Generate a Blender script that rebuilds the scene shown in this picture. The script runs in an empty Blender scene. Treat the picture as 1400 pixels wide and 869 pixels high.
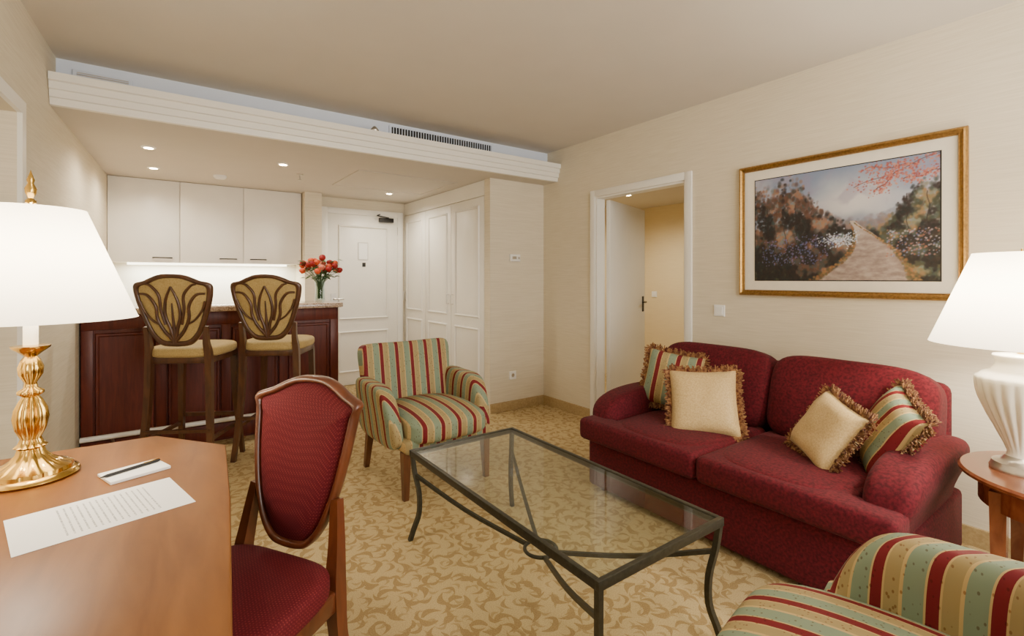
import bpy, bmesh, math, random
from mathutils import Vector, Matrix, noise
random.seed(7)
C=bpy.context.scene.collection
def c(r,g,b):
    f=lambda v:(v/255/12.92) if v/255<=0.04045 else ((v/255+0.055)/1.055)**2.4
    return (f(r),f(g),f(b),1)
# ---------------- materials ----------------
class NT:
    def __init__(s,name):
        s.m=bpy.data.materials.new(name); s.m.use_nodes=True
        s.n=s.m.node_tree.nodes; s.l=s.m.node_tree.links
        s.b=s.n['Principled BSDF']
    def node(s,t,**k):
        n=s.n.new(t)
        for a,v in k.items(): setattr(n,a,v)
        return n
    def link(s,a,b): s.l.new(a,b)
    def math(s,op,*a):
        n=s.node('ShaderNodeMath',operation=op)
        for i,x in enumerate(a):
            if isinstance(x,(int,float)): n.inputs[i].default_value=x
            else: s.link(x,n.inputs[i])
        return n.outputs[0]
    def coord(s,scale=(1,1,1),rot=(0,0,0),loc=(0,0,0)):
        t=s.node('ShaderNodeTexCoord'); m=s.node('ShaderNodeMapping')
        m.inputs['Scale'].default_value=scale; m.inputs['Rotation'].default_value=rot; m.inputs['Location'].default_value=loc
        s.link(t.outputs['Object'],m.inputs['Vector']); return m.outputs[0]
    def ramp(s,fac,stops,interp='LINEAR'):
        r=s.node('ShaderNodeValToRGB'); r.color_ramp.interpolation=interp
        e=r.color_ramp.elements
        while len(e)<len(stops): e.new(0.5)
        for i,(p,col) in enumerate(stops):
            e[i].position=p; e[i].color=col
        s.link(fac,r.inputs[0]); return r.outputs[0]
    def bump(s,h,st=0.2,d=0.002):
        b=s.node('ShaderNodeBump'); b.inputs['Strength'].default_value=st; b.inputs['Distance'].default_value=d
        s.link(h,b.inputs['Height']); s.link(b.outputs[0],s.b.inputs['Normal'])
def plain(name,col,rough=0.5,metal=0,var=0.06,scale=30,bump=0,emit=0,ecol=None):
    t=NT(name); t.b.inputs['Roughness'].default_value=rough; t.b.inputs['Metallic'].default_value=metal
    n=t.node('ShaderNodeTexNoise'); n.inputs['Scale'].default_value=scale; n.inputs['Detail'].default_value=3
    t.link(t.coord(),n.inputs['Vector'])
    lo=tuple(v*(1-var) for v in col[:3])+(1,); hi=tuple(min(1,v*(1+var)) for v in col[:3])+(1,)
    t.link(t.ramp(n.outputs[0],[(0.3,lo),(0.7,hi)]),t.b.inputs['Base Color'])
    if bump: t.bump(n.outputs[0],bump,0.002)
    return t.m
def wood(name,c1,c2,scale=(3,30,30),rough=0.3,coat=0.3,spec=0.5):
    t=NT(name); v=t.coord(scale)
    n=t.node('ShaderNodeTexNoise'); n.inputs['Scale'].default_value=1.0; n.inputs['Detail'].default_value=5; n.inputs['Distortion'].default_value=0.8
    t.link(v,n.inputs['Vector'])
    t.link(t.ramp(n.outputs[0],[(0.3,c1),(0.7,c2)]),t.b.inputs['Base Color'])
    t.b.inputs['Roughness'].default_value=rough; t.b.inputs['Coat Weight'].default_value=coat; t.b.inputs['Coat Roughness'].default_value=0.15; t.b.inputs['Specular IOR Level'].default_value=spec
    return t.m
def wallpaper(name,c1,c2,sc):
    t=NT(name)
    n=t.node('ShaderNodeTexNoise'); n.inputs['Scale'].default_value=1.0; n.inputs['Detail'].default_value=4
    t.link(t.coord(sc),n.inputs['Vector'])
    t.link(t.ramp(n.outputs[0],[(0.35,c1),(0.65,c2)]),t.b.inputs['Base Color'])
    t.b.inputs['Roughness'].default_value=0.75; t.bump(n.outputs[0],0.15,0.002)
    return t.m
M={}
M['wall']=wallpaper('wallpaper_cream',c(212,201,177),c(221,211,188),(5,5,140))
M['wall2']=wallpaper('wallpaper_warm',c(225,207,166),c(229,212,172),(5,5,120))
M['ceil']=plain('ceiling_paint',c(206,199,188),0.9,var=0.015,scale=4)
M['white']=plain('white_paint',c(235,232,223),0.4,var=0.015,scale=5)
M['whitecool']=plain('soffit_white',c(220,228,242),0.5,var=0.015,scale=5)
M['cab']=plain('cabinet_white',c(238,234,224),0.35,var=0.02,scale=6)
M['plast']=plain('plastic_white',c(240,239,235),0.35,var=0.01)
M['tile']=plain('splashback',c(240,238,225),0.3,var=0.01)
M['iron']=plain('wrought_iron',c(62,60,50),0.45,0.5,var=0.2,scale=60,bump=0.2)
M['dark']=plain('dark_metal',c(40,38,36),0.4,0.5)
M['black']=plain('black_matte',c(22,22,22),0.6)
M['steel']=plain('brushed_steel',c(200,196,188),0.3,0.9)
M['brass']=plain('polished_brass',c(206,168,88),0.17,1.0,var=0.04)
M['gold']=plain('gold_frame',c(158,122,66),0.35,0.8,var=0.25,scale=80,bump=0.3)
M['ceramic']=plain('ivory_ceramic',c(238,231,212),0.2,var=0.02)
M['mat']=plain('mat_board',c(228,220,202),0.8,var=0.02)
M['cherry']=wood('cherry_wood',c(108,66,30),c(132,86,42),(18,3,18),0.42,0.0,0.22)
M['mahog']=wood('mahogany_panel',c(78,28,20),c(102,42,28),(40,40,4),0.42,0.05,0.35)
M['chairw']=wood('chair_wood',c(72,34,17),c(104,54,29),(20,20,5),0.3)
M['stoolw']=wood('stool_wood',c(62,35,18),c(90,54,29),(20,20,5),0.35)
M['tablew']=wood('side_table_wood',c(104,54,32),c(134,78,48),(8,25,8),0.25)
M['legw']=wood('leg_wood',c(80,44,22),c(106,62,34),(20,20,5),0.35)
def fabric(name,c1,c2,sc=120,rough=0.85,bump=0.4,sheen=0.3):
    t=NT(name); n=t.node('ShaderNodeTexNoise'); n.inputs['Scale'].default_value=sc; n.inputs['Detail'].default_value=3
    t.link(t.coord((1,1,1)),n.inputs['Vector'])
    t.link(t.ramp(n.outputs[0],[(0.35,c1),(0.65,c2)]),t.b.inputs['Base Color'])
    t.b.inputs['Roughness'].default_value=rough; t.b.inputs['Sheen Weight'].default_value=sheen*0.3
    t.b.inputs['Specular IOR Level'].default_value=0.25
    t.bump(n.outputs[0],bump,0.003); return t.m
M['sofa']=fabric('burgundy_chenille',c(62,6,15),c(94,14,27),85,sheen=0.08)
M['goldfab']=fabric('gold_satin',c(182,154,102),c(202,176,126),150,0.5,0.2)
M['fringe']=fabric('fringe_thread',c(82,32,28),c(158,118,74),60)
M['stoolfab']=fabric('stool_gold_fabric',c(162,138,84),c(182,158,102),140,0.6)
def dotted(name,c1,c2,sc):
    t=NT(name); v=t.node('ShaderNodeTexVoronoi'); v.inputs['Scale'].default_value=sc; v.inputs['Randomness'].default_value=0.0
    t.link(t.coord((1,1,1),(0,0.785,0.785)),v.inputs['Vector'])
    t.link(t.ramp(v.outputs['Distance'],[(0.2,c2),(0.45,c1)]),t.b.inputs['Base Color'])
    t.b.inputs['Roughness'].default_value=0.8; t.b.inputs['Specular IOR Level'].default_value=0.25; return t.m
M['chairfab']=dotted('burgundy_dotted',c(82,10,20),c(114,38,38),170)
def stripes(name,axis,period=0.115,off=0.0):
    t=NT(name); tc=t.node('ShaderNodeTexCoord'); sp=t.node('ShaderNodeSeparateXYZ'); t.link(tc.outputs['Object'],sp.inputs[0])
    if axis=='xy': s=t.math('ADD',sp.outputs[0],sp.outputs[1])
    else: s=sp.outputs['xyz'.index(axis)]
    f=t.math('FRACT',t.math('MULTIPLY_ADD',s,1/period,10.0+off))
    G=c(122,138,116);R=c(108,20,28);Y=c(186,160,108);T=c(154,136,92)
    col=t.ramp(f,[(0.0,G),(0.36,Y),(0.40,R),(0.62,Y),(0.66,T),(0.93,Y)],'CONSTANT')
    n=t.node('ShaderNodeTexVoronoi'); n.inputs['Scale'].default_value=75
    t.link(t.coord((1,1,0.6)),n.inputs['Vector'])
    mx=t.node('ShaderNodeMix',data_type='RGBA'); mx.blend_type='MULTIPLY'
    r=t.ramp(n.outputs['Distance'],[(0.16,c(205,180,170)),(0.24,c(255,255,255))])
    mx.inputs[0].default_value=1.0
    t.link(col,mx.inputs[6]); t.link(r,mx.inputs[7]); t.link(mx.outputs[2],t.b.inputs['Base Color'])
    t.b.inputs['Roughness'].default_value=0.7; t.b.inputs['Specular IOR Level'].default_value=0.3; t.bump(n.outputs[0],0.1,0.002)
    return t.m
M['sx']=stripes('striped_fabric_x','x',0.112,0.32); M['sy']=stripes('striped_fabric_xy','xy',0.112)
M['sp']=stripes('striped_pillow','x',0.12,0.3)
def carpet():
    t=NT('leaf_carpet')
    def leaves(sc,loc,wd,ln,curve):
        # one curved leaf per Voronoi cell, each turned by the cell's random colour
        v=t.coord((1,1,1),(0,0,0),loc)
        vo=t.node('ShaderNodeTexVoronoi',voronoi_dimensions='2D'); vo.inputs['Scale'].default_value=sc; vo.inputs['Randomness'].default_value=0.75
        t.link(v,vo.inputs['Vector'])
        sub=t.node('ShaderNodeVectorMath',operation='SUBTRACT'); t.link(v,sub.inputs[0]); t.link(vo.outputs['Position'],sub.inputs[1])
        cs=t.node('ShaderNodeSeparateXYZ'); t.link(vo.outputs['Color'],cs.inputs[0])
        vr=t.node('ShaderNodeVectorRotate',rotation_type='Z_AXIS'); t.link(sub.outputs[0],vr.inputs['Vector']); t.link(t.math('MULTIPLY',cs.outputs[0],6.283),vr.inputs['Angle'])
        s=t.node('ShaderNodeSeparateXYZ'); t.link(vr.outputs[0],s.inputs[0])
        x=t.math('MULTIPLY',s.outputs[0],sc); y=t.math('MULTIPLY',s.outputs[1],sc)
        x2=t.math('MULTIPLY',x,x)
        yc=t.math('SUBTRACT',t.math('MULTIPLY_ADD',x2,curve,y),curve*0.06)
        w=t.math('MULTIPLY',t.math('MULTIPLY_ADD',x2,-1.0/(ln*ln),1.0),wd)
        return t.math('LESS_THAN',t.math('ABSOLUTE',yc),w)
    l1=leaves(10.5,(0,0,0),0.15,0.50,1.5); l2=leaves(13.0,(3.3,1.7,0),0.12,0.46,-1.8); l3=leaves(17,(7.3,4.1,0),0.12,0.42,2.2)
    f=t.math('MAXIMUM',t.math('MAXIMUM',l1,l2),t.math('MULTIPLY',l3,0.7))
    base=t.ramp(f,[(0.0,c(194,173,128)),(1.0,c(164,139,94))])
    v=t.coord((1,1,1)); n2=t.node('ShaderNodeTexNoise'); n2.inputs['Scale'].default_value=240; t.link(v,n2.inputs['Vector'])
    mx=t.node('ShaderNodeMix',data_type='RGBA'); mx.blend_type='MULTIPLY'; mx.inputs[0].default_value=1
    t.link(base,mx.inputs[6]); t.link(t.ramp(n2.outputs[0],[(0.3,c(222,219,212)),(0.6,c(255,255,255))]),mx.inputs[7])
    t.link(mx.outputs[2],t.b.inputs['Base Color']); t.b.inputs['Roughness'].default_value=0.95; t.b.inputs['Specular IOR Level'].default_value=0.2
    t.bump(n2.outputs[0],0.4,0.004); return t.m
M['carpet']=carpet()
M['skirt']=fabric('carpet_skirting',c(164,140,96),c(180,157,112),60)
def granite():
    t=NT('granite'); v=t.node('ShaderNodeTexVoronoi'); v.inputs['Scale'].default_value=140; t.link(t.coord(),v.inputs['Vector'])
    t.link(t.ramp(v.outputs['Color'],[(0.1,c(110,92,80)),(0.4,c(176,150,130)),(0.8,c(196,178,160))]),t.b.inputs['Base Color'])
    t.b.inputs['Roughness'].default_value=0.12; return t.m
M['granite']=granite()
def shade(name,col,st):
    t=NT(name); t.n.remove(t.b)
    o=t.n['Material Output']; d=t.node('ShaderNodeBsdfDiffuse'); tr=t.node('ShaderNodeBsdfTranslucent'); em=t.node('ShaderNodeEmission')
    n=t.node('ShaderNodeTexNoise'); n.inputs['Scale'].default_value=200; t.link(t.coord((1,1,0.1)),n.inputs['Vector'])
    cc=t.ramp(n.outputs[0],[(0.3,tuple(x*0.96 for x in col[:3])+(1,)),(0.7,col)])
    for q in (d,tr,em): t.link(cc,q.inputs['Color'])
    em.inputs['Strength'].default_value=st
    m=t.node('ShaderNodeMixShader'); m.inputs[0].default_value=0.5; t.link(d.outputs[0],m.inputs[1]); t.link(tr.outputs[0],m.inputs[2])
    a=t.node('ShaderNodeAddShader'); t.link(m.outputs[0],a.inputs[0]); t.link(em.outputs[0],a.inputs[1]); t.link(a.outputs[0],o.inputs[0]); return t.m
M['shade']=shade('lampshade_fabric',c(255,246,226),1.0)
def glass(name,tint):
    t=NT(name); t.n.remove(t.b); o=t.n['Material Output']
    a=t.node('ShaderNodeBsdfTransparent'); a.inputs[0].default_value=tint
    g=t.node('ShaderNodeBsdfGlossy'); g.inputs['Roughness'].default_value=0.02
    lw=t.node('ShaderNodeLayerWeight'); lw.inputs[0].default_value=0.5
    q=t.math('MULTIPLY_ADD',t.math('POWER',lw.outputs['Facing'],3.5),0.5,0.03)
    m=t.node('ShaderNodeMixShader'); t.link(q,m.inputs[0]); t.link(a.outputs[0],m.inputs[1]); t.link(g.outputs[0],m.inputs[2]); t.link(m.outputs[0],o.inputs[0]); return t.m
M['glass']=glass('table_glass',(0.92,0.95,0.94,1)); M['vglass']=glass('vase_glass',(0.84,0.90,0.90,1))
def emis(name,col,st):
    t=NT(name); t.b.inputs['Base Color'].default_value=col; t.b.inputs['Emission Color'].default_value=col; t.b.inputs['Emission Strength'].default_value=st; return t.m
M['bulb']=emis('downlight_bulb',c(255,240,210),22); M['strip']=emis('strip_light',c(255,250,225),6)
def paper():
    t=NT('printed_paper'); tc=t.node('ShaderNodeTexCoord'); sp=t.node('ShaderNodeSeparateXYZ'); t.link(tc.outputs['Object'],sp.inputs[0]); mt=t.math
    fr=mt('FRACT',mt('MULTIPLY',sp.outputs[0],85)); ln=mt('GREATER_THAN',fr,0.72)
    n=t.node('ShaderNodeTexNoise'); n.inputs['Scale'].default_value=1; t.link(t.coord((85,320,1)),n.inputs['Vector'])
    w=mt('GREATER_THAN',n.outputs[0],0.45)
    ay=mt('LESS_THAN',mt('ABSOLUTE',sp.outputs[1]),0.085); ax=mt('LESS_THAN',mt('ABSOLUTE',mt('ADD',sp.outputs[0],-0.01)),0.09)
    f=mt('MULTIPLY',mt('MULTIPLY',ln,w),mt('MULTIPLY',ax,ay))
    t.link(t.ramp(f,[(0,c(244,243,240)),(1,c(165,165,165))]),t.b.inputs['Base Color']); t.b.inputs['Roughness'].default_value=0.7; return t.m
M['paper']=paper(); M['pad']=plain('notepad_paper',c(245,244,240),0.7,var=0.01)

# ---------------- geometry helpers ----------------
def E(name,loc=(0,0,0),rz=0,mw=None):
    o=bpy.data.objects.new(name,None); C.objects.link(o); o.empty_display_size=0.1
    o.location=loc; o.rotation_euler=(0,0,math.radians(rz))
    if mw is not None: o.rotation_euler=mw.to_euler()
    return o
def add(name,vs,fs,mat,parent=None,smooth=True,ang=40):
    me=bpy.data.meshes.new(name); me.from_pydata([tuple(v) for v in vs],[],fs); me.update()
    bm=bmesh.new(); bm.from_mesh(me); bmesh.ops.recalc_face_normals(bm,faces=bm.faces); bm.to_mesh(me); bm.free()
    if smooth:
        for p in me.polygons: p.use_smooth=True
        me.set_sharp_from_angle(angle=math.radians(ang))
    me.materials.append(mat)
    o=bpy.data.objects.new(name,me); C.objects.link(o)
    if parent: o.parent=parent
    return o
def box(name,lo,hi,mat,parent=None,bev=0,seg=2):
    bm=bmesh.new(); bmesh.ops.create_cube(bm,size=1)
    for v in bm.verts:
        v.co=Vector([(lo[i]+hi[i])/2+v.co[i]*(hi[i]-lo[i]) for i in range(3)])
    if bev: bmesh.ops.bevel(bm,geom=list(bm.edges),offset=bev,segments=seg,profile=0.5,affect='EDGES')
    me=bpy.data.meshes.new(name); bm.to_mesh(me); bm.free()
    if bev:
        for p in me.polygons: p.use_smooth=True
        me.set_sharp_from_angle(angle=math.radians(35))
    me.materials.append(mat); o=bpy.data.objects.new(name,me); C.objects.link(o)
    if parent: o.parent=parent
    return o
def prism(name,pts,z0,z1,mat,parent=None,bev=0,seg=3):
    bm=bmesh.new(); vs=[bm.verts.new((x,y,z0)) for x,y in pts]; f=bm.faces.new(vs)
    r=bmesh.ops.extrude_face_region(bm,geom=[f]); 
    for v in r['geom']:
        if isinstance(v,bmesh.types.BMVert): v.co.z=z1
    bmesh.ops.recalc_face_normals(bm,faces=bm.faces)
    if bev: bmesh.ops.bevel(bm,geom=list(bm.edges),offset=bev,segments=seg,profile=0.5,affect='EDGES')
    me=bpy.data.meshes.new(name); bm.to_mesh(me); bm.free()
    for p in me.polygons: p.use_smooth=True
    me.set_sharp_from_angle(angle=math.radians(32)); me.materials.append(mat)
    o=bpy.data.objects.new(name,me); C.objects.link(o)
    if parent: o.parent=parent
    return o
def puff(name,cen,half,mat,parent=None,k=5,n=12,rot=None,deform=None):
    bm=bmesh.new(); bmesh.ops.create_cube(bm,size=2); bmesh.ops.subdivide_edges(bm,edges=list(bm.edges),cuts=n,use_grid_fill=True)
    R=rot or Matrix.Identity(3)
    for v in bm.verts:
        p=v.co; s=(abs(p.x)**k+abs(p.y)**k+abs(p.z)**k)**(1/k); q=p/s
        if deform: q=deform(q.copy())
        v.co=Vector(cen)+R@Vector((q.x*half[0],q.y*half[1],q.z*half[2]))
    me=bpy.data.meshes.new(name); bm.to_mesh(me); bm.free()
    for p in me.polygons: p.use_smooth=True
    me.materials.append(mat); o=bpy.data.objects.new(name,me); C.objects.link(o)
    if parent: o.parent=parent
    return o
def lathe(name,prof,mat,parent=None,cen=(0,0,0),n=40,flute=None,ang=50):
    vs=[];fs=[]
    for j,(r,z) in enumerate(prof):
        for i in range(n):
            a=2*math.pi*i/n; rr=r
            if flute and flute[2]<z<flute[3]:
                w=math.sin(math.pi*(z-flute[2])/(flute[3]-flute[2]))**0.5; rr=r*(1+flute[1]*w*(abs(math.sin(flute[0]*a/2))-0.6))
            vs.append((cen[0]+rr*math.cos(a),cen[1]+rr*math.sin(a),cen[2]+z))
    for j in range(len(prof)-1):
        for i in range(n): fs.append((j*n+i,j*n+(i+1)%n,(j+1)*n+(i+1)%n,(j+1)*n+i))
    if prof[0][0]>1e-4 and mat not in (M['shade'],M['vglass']): fs.append(tuple(range(n))[::-1])
    if prof[-1][0]>1e-4 and mat not in (M['shade'],M['vglass']): fs.append(tuple((len(prof)-1)*n+i for i in range(n)))
    return add(name,vs,fs,mat,parent,True,ang)
def catmull(P,res,cyc=False):
    out=[];n=len(P)
    rng=range(n if cyc else n-1)
    g=lambda i:P[i%n] if cyc else P[max(0,min(n-1,i))]
    for i in rng:
        a,b,d,e=g(i-1),g(i),g(i+1),g(i+2)
        for t in range(res):
            u=t/res
            out.append(tuple(0.5*((2*b[q])+(-a[q]+d[q])*u+(2*a[q]-5*b[q]+4*d[q]-e[q])*u*u+(-a[q]+3*b[q]-3*d[q]+e[q])*u**3) for q in range(len(b))))
    if not cyc: out.append(tuple(P[-1]))
    return out
def sweep(name,pts,r,mat,parent=None,sides=10,cyc=False,res=6,rad=None,flat=1.0):
    P=[tuple(p)+((rad[i] if rad else r),) for i,p in enumerate(pts)]
    if res>1: P=catmull(P,res,cyc)
    n=len(P); V=[Vector(p[:3]) for p in P]; vs=[];fs=[]
    T=[]
    for i in range(n):
        a=V[(i-1)%n] if (cyc or i>0) else V[i]; b=V[(i+1)%n] if (cyc or i<n-1) else V[i]
        T.append((b-a).normalized())
    up=Vector((0,0,1)) if abs(T[0].z)<0.9 else Vector((1,0,0))
    N=(up-T[0]*up.dot(T[0])).normalized()
    for i in range(n):
        N=(N-T[i]*N.dot(T[i])).normalized(); B=T[i].cross(N)
        for s in range(sides):
            a=2*math.pi*(s+0.5)/sides; k=P[i][3]*(1.3 if sides==4 else 1)
            vs.append(V[i]+N*math.cos(a)*k*flat+B*math.sin(a)*k)
    m=n if cyc else n-1
    for i in range(m):
        for s in range(sides):
            fs.append((i*sides+s,i*sides+(s+1)%sides,((i+1)%n)*sides+(s+1)%sides,((i+1)%n)*sides+s))
    if not cyc: fs+= [tuple(range(sides))[::-1],tuple((n-1)*sides+s for s in range(sides))]
    return add(name,vs,fs,mat,parent,True,50)
def rrings(name,o,U,V,w,h,prof,mat,parent=None,fill=True):
    o=Vector(o);U=Vector(U);V=Vector(V);N=U.cross(V);vs=[];fs=[]
    for ins,ht in prof:
        a=w/2-ins;b=h/2-ins
        for sx,sy in((-1,-1),(1,-1),(1,1),(-1,1)): vs.append(o+U*sx*a+V*sy*b+N*ht)
    for j in range(len(prof)-1):
        for i in range(4): fs.append((j*4+i,j*4+(i+1)%4,(j+1)*4+(i+1)%4,(j+1)*4+i))
    if fill: fs.append(tuple((len(prof)-1)*4+i for i in range(4)))
    return add(name,vs,fs,mat,parent,False)
MOULD=[(0,0),(0.004,0.010),(0.012,0.014),(0.020,0.010),(0.024,0.002)]
def ringprism(name,outer,inner,y0,y1,mat,parent,f=lambda x,y,z:(x,y,z)):
    n=len(outer);vs=[]
    mid=[((a[0]+b[0])/2,(a[1]+b[1])/2) for a,b in zip(outer,inner)]
    ym=(y0+y1)/2; d=(y1-y0)/2
    ring=[(outer,ym-d*0.5),([(a[0]*0.8+b[0]*0.2,a[1]*0.8+b[1]*0.2) for a,b in zip(outer,inner)],ym-d*0.95),(mid,ym-d*1.15),([(a[0]*0.2+b[0]*0.8,a[1]*0.2+b[1]*0.8) for a,b in zip(outer,inner)],ym-d*0.95),(inner,ym-d*0.5)]
    ring+= [(r,2*ym-y) for r,y in ring[::-1]]
    for r,y in ring:
        for x,z in r: vs.append(f(x,y,z))
    K=len(ring);fs=[]
    for k in range(K):
        for i in range(n):
            j=(i+1)%n; fs.append((k*n+i,k*n+j,((k+1)%K)*n+j,((k+1)%K)*n+i))
    return add(name,vs,fs,mat,parent,True,70)
def pufflet(name,out,y,d,mat,parent,f=lambda x,y,z:(x,y,z)):
    n=len(out);cx=sum(p[0] for p in out)/n;cz=sum(p[1] for p in out)/n;vs=[];fs=[];K=7
    for k in range(K):
        s=1-k/K; h=d*(1-s**4)**0.6 if s<1 else 0
        for x,z in out: vs.append(f(cx+(x-cx)*s,y+h,cz+(z-cz)*s))
    vs.append(f(cx,y+d,cz))
    for k in range(K-1):
        for i in range(n): fs.append((k*n+i,k*n+(i+1)%n,(k+1)*n+(i+1)%n,(k+1)*n+i))
    for i in range(n): fs.append(((K-1)*n+i,(K-1)*n+(i+1)%n,K*n))
    return add(name,vs,fs,mat,parent,True,60)
def area(name,loc,rot,sx,sy,e,col=(1,0.93,0.82),parent=None):
    l=bpy.data.lights.new(name,'AREA'); l.shape='RECTANGLE'; l.size=sx; l.size_y=sy; l.energy=e; l.color=col
    o=bpy.data.objects.new(name,l); C.objects.link(o); o.location=loc; o.rotation_euler=[math.radians(a) for a in rot]
    if parent: o.parent=parent
    return o
def point(name,loc,e,col=(1,0.90,0.74),r=0.04,parent=None,spot=None):
    l=bpy.data.lights.new(name,'SPOT' if spot else 'POINT'); l.energy=e; l.color=col; l.shadow_soft_size=r
    if spot: l.spot_size=math.radians(spot); l.spot_blend=0.7
    o=bpy.data.objects.new(name,l); C.objects.link(o); o.location=loc
    if parent: o.parent=parent
    return o

# ---------------- room shell ----------------
CE=2.58; DC=2.263
box('floor',(-0.9,-1.8,-0.1),(5.6,6.4,0),M['carpet'])
box('ceiling',(-0.9,-1.8,CE),(3.3,6.4,CE+0.1),M['ceil'])
lx=lambda y:-0.52+0.038*(y-3.64)
wl=E('wall_left')
for i,(a,b,z0) in enumerate([(-1.7,2.25,0),(2.25,3.08,2.05),(3.08,6.3,0)]):
    prism('section_%d'%i,[(lx(a),a),(lx(b),b),(lx(b)-0.14,b),(lx(a)-0.14,a)],z0,CE,M['wall'],wl)
d1=E('door_1')
prism('leaf',[(lx(2.25)-0.10,2.25),(lx(3.08)-0.10,3.08),(lx(3.08)-0.139,3.08),(lx(2.25)-0.139,2.25)],0.0,2.05,M['white'],d1)
f1=E('trim_1')
for a,b,z0,z1 in[(3.08,3.14,0,2.11),(2.19,2.25,0,2.11),(2.25,3.08,2.05,2.11)]:
    prism('casing',[(lx(a)+0.018,a),(lx(b)+0.018,b),(lx(b)-0.0,b),(lx(a)-0.0,a)],z0,z1,M['white'],f1)
wr=E('wall_right')
for i,(a,b,z0) in enumerate([(-1.7,2.203,0),(2.203,3.14,2.04),(3.14,3.89,0)]):
    box('section_%d'%i,(3.2,a,z0),(3.3,b,CE),M['wall'],wr)
f2=E('trim_2')
for side in (3.182,3.3):
    box('jamb_casing_a',(side,3.14,0),(side+0.018,3.2,2.10),M['white'],f2,0.004)
    box('jamb_casing_b',(side,2.143,0),(side+0.018,2.203,2.10),M['white'],f2,0.004)
    box('head_casing',(side,2.203,2.04),(side+0.018,3.14,2.10),M['white'],f2,0.004)
box('lining_a',(3.2,3.125,0),(3.3,3.14,2.04),M['white'],f2)
box('lining_b',(3.2,2.203,0),(3.3,2.218,2.04),M['white'],f2)
box('lining_c',(3.2,2.218,2.025),(3.3,3.125,2.04),M['white'],f2)
d2=E('door_2',(3.325,3.105,0),math.degrees(math.atan2(0.27,0.83)))
box('leaf',(0,-0.02,0.01),(0.86,0.02,2.02),M['white'],d2,0.003)
for s in(-1,1):
    sweep('lever_%s'%('a' if s<0 else 'b'),[(0.80,s*0.02,1.05),(0.80,s*0.055,1.05),(0.79,s*0.06,1.05),(0.70,s*0.06,1.05)],0.009,M['dark'],d2,res=1)
    box('escutcheon_%s'%('a' if s<0 else 'b'),(0.78,s*0.022-0.004,0.95),(0.82,s*0.022+0.004,1.11),M['dark'],d2)
aw=E('wall_adjoining')
box('far',(5.4,0.5,0),(5.5,4.7,DC),M['wall2'],aw); box('side_a',(3.3,4.6,0),(5.4,4.7,DC),M['wall2'],aw); box('side_b',(3.3,0.5,0),(5.4,0.6,DC),M['wall2'],aw)
box('inner_return',(3.3,3.21,0),(3.32,4.6,DC),M['wall2'],aw)
box('ceiling_adjoining',(3.3,0.5,DC),(5.5,4.7,DC+0.1),M['ceil'])
box('baseboard_adjoining',(5.385,0.6,0),(5.4,4.6,0.07),M['skirt'])
sd=E('smoke_detector',(4.05,2.62,DC)); lathe('body',[(0,-0.035),(0.04,-0.035),(0.055,-0.015),(0.055,0)],M['plast'],sd)
box('wall_back',(2.536,3.89,0),(3.3,3.99,CE-0.14),M['wall'])
box('wall_entry',(1.45,5.93,0),(3.3,6.1,DC),M['wall'])
box('wall_kitchen',(-0.6,6.2,0),(1.3,6.3,DC),M['tile'])
box('wall_pillar',(1.27,5.72,0),(1.45,6.3,DC),M['wall'])
rw=E('wall_rear')
box('a',(-0.9,-1.8,0),(0.4,-1.7,CE),M['wall'],rw); box('b',(2.8,-1.8,0),(3.3,-1.7,CE),M['wall'],rw)
box('c',(0.4,-1.8,0),(2.8,-1.7,0.5),M['wall'],rw); box('d',(0.4,-1.8,2.3),(2.8,-1.7,CE),M['wall'],rw)
wn=E('added_window_1')  # added window, unseen behind the camera, to bring light into the room
box('frame_a',(0.4,-1.78,0.5),(0.46,-1.72,2.3),M['white'],wn); box('frame_b',(2.74,-1.78,0.5),(2.8,-1.72,2.3),M['white'],wn)
box('frame_c',(0.46,-1.78,0.5),(2.74,-1.72,0.56),M['white'],wn); box('frame_d',(0.46,-1.78,2.24),(2.74,-1.72,2.3),M['white'],wn); box('mullion',(1.57,-1.78,0.56),(1.63,-1.72,2.24),M['white'],wn)
box('baseboard_back',(2.536,3.875,0),(3.185,3.89,0.09),M['skirt'])
box('baseboard_right',(3.185,3.2,0),(3.2,3.89,0.09),M['skirt'])
box('baseboard_right_near',(3.185,-1.7,0),(3.2,2.143,0.09),M['skirt'])
prism('baseboard_left',[(lx(3.14),3.14),(lx(4.5),4.5),(lx(4.5)+0.015,4.5),(lx(3.14)+0.015,3.14)],0,0.09,M['skirt'])
box('ceiling_dropped',(-0.6,3.70,DC),(3.3,6.3,DC+0.12),M['ceil'])
sf=E('soffit')
box('upper_box',(-0.6,3.83,DC+0.12),(3.2,6.3,CE),M['whitecool'],sf)
prof=[(3.70,2.263),(3.665,2.263),(3.66,2.30),(3.648,2.304),(3.646,2.342),(3.634,2.346),(3.632,2.384),(3.618,2.390),(3.616,2.431),(3.70,2.431)]
vs=[];x0,x1=lx(3.65)+0.003,3.197
for x in(x0,x1):
    for y,z in prof: vs.append((x,y,z))
n=len(prof);fs=[(i,(i+1)%n,n+(i+1)%n,n+i) for i in range(n)]+[tuple(range(n)),tuple(range(n,2*n))]
add('fascia_moulding',vs,fs,M['white'],sf,False)
gr=E('air_grille')
box('frame',(1.5,3.815,2.45),(2.52,3.828,2.56),M['whitecool'],gr)
box('slot',(1.52,3.81,2.46),(2.50,3.816,2.545),M['dark'],gr)
for i in range(40): box('fin_%d'%i,(1.53+i*0.0245,3.802,2.46),(1.536+i*0.0245,3.812,2.545),M['whitecool'],gr)
gv=E('ceiling_vent')
box('frame',(-0.44,3.815,2.452),(-0.16,3.828,2.53),M['whitecool'],gv,0.003); box('slot',(-0.42,3.811,2.465),(-0.18,3.817,2.515),M['steel'],gv)
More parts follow.
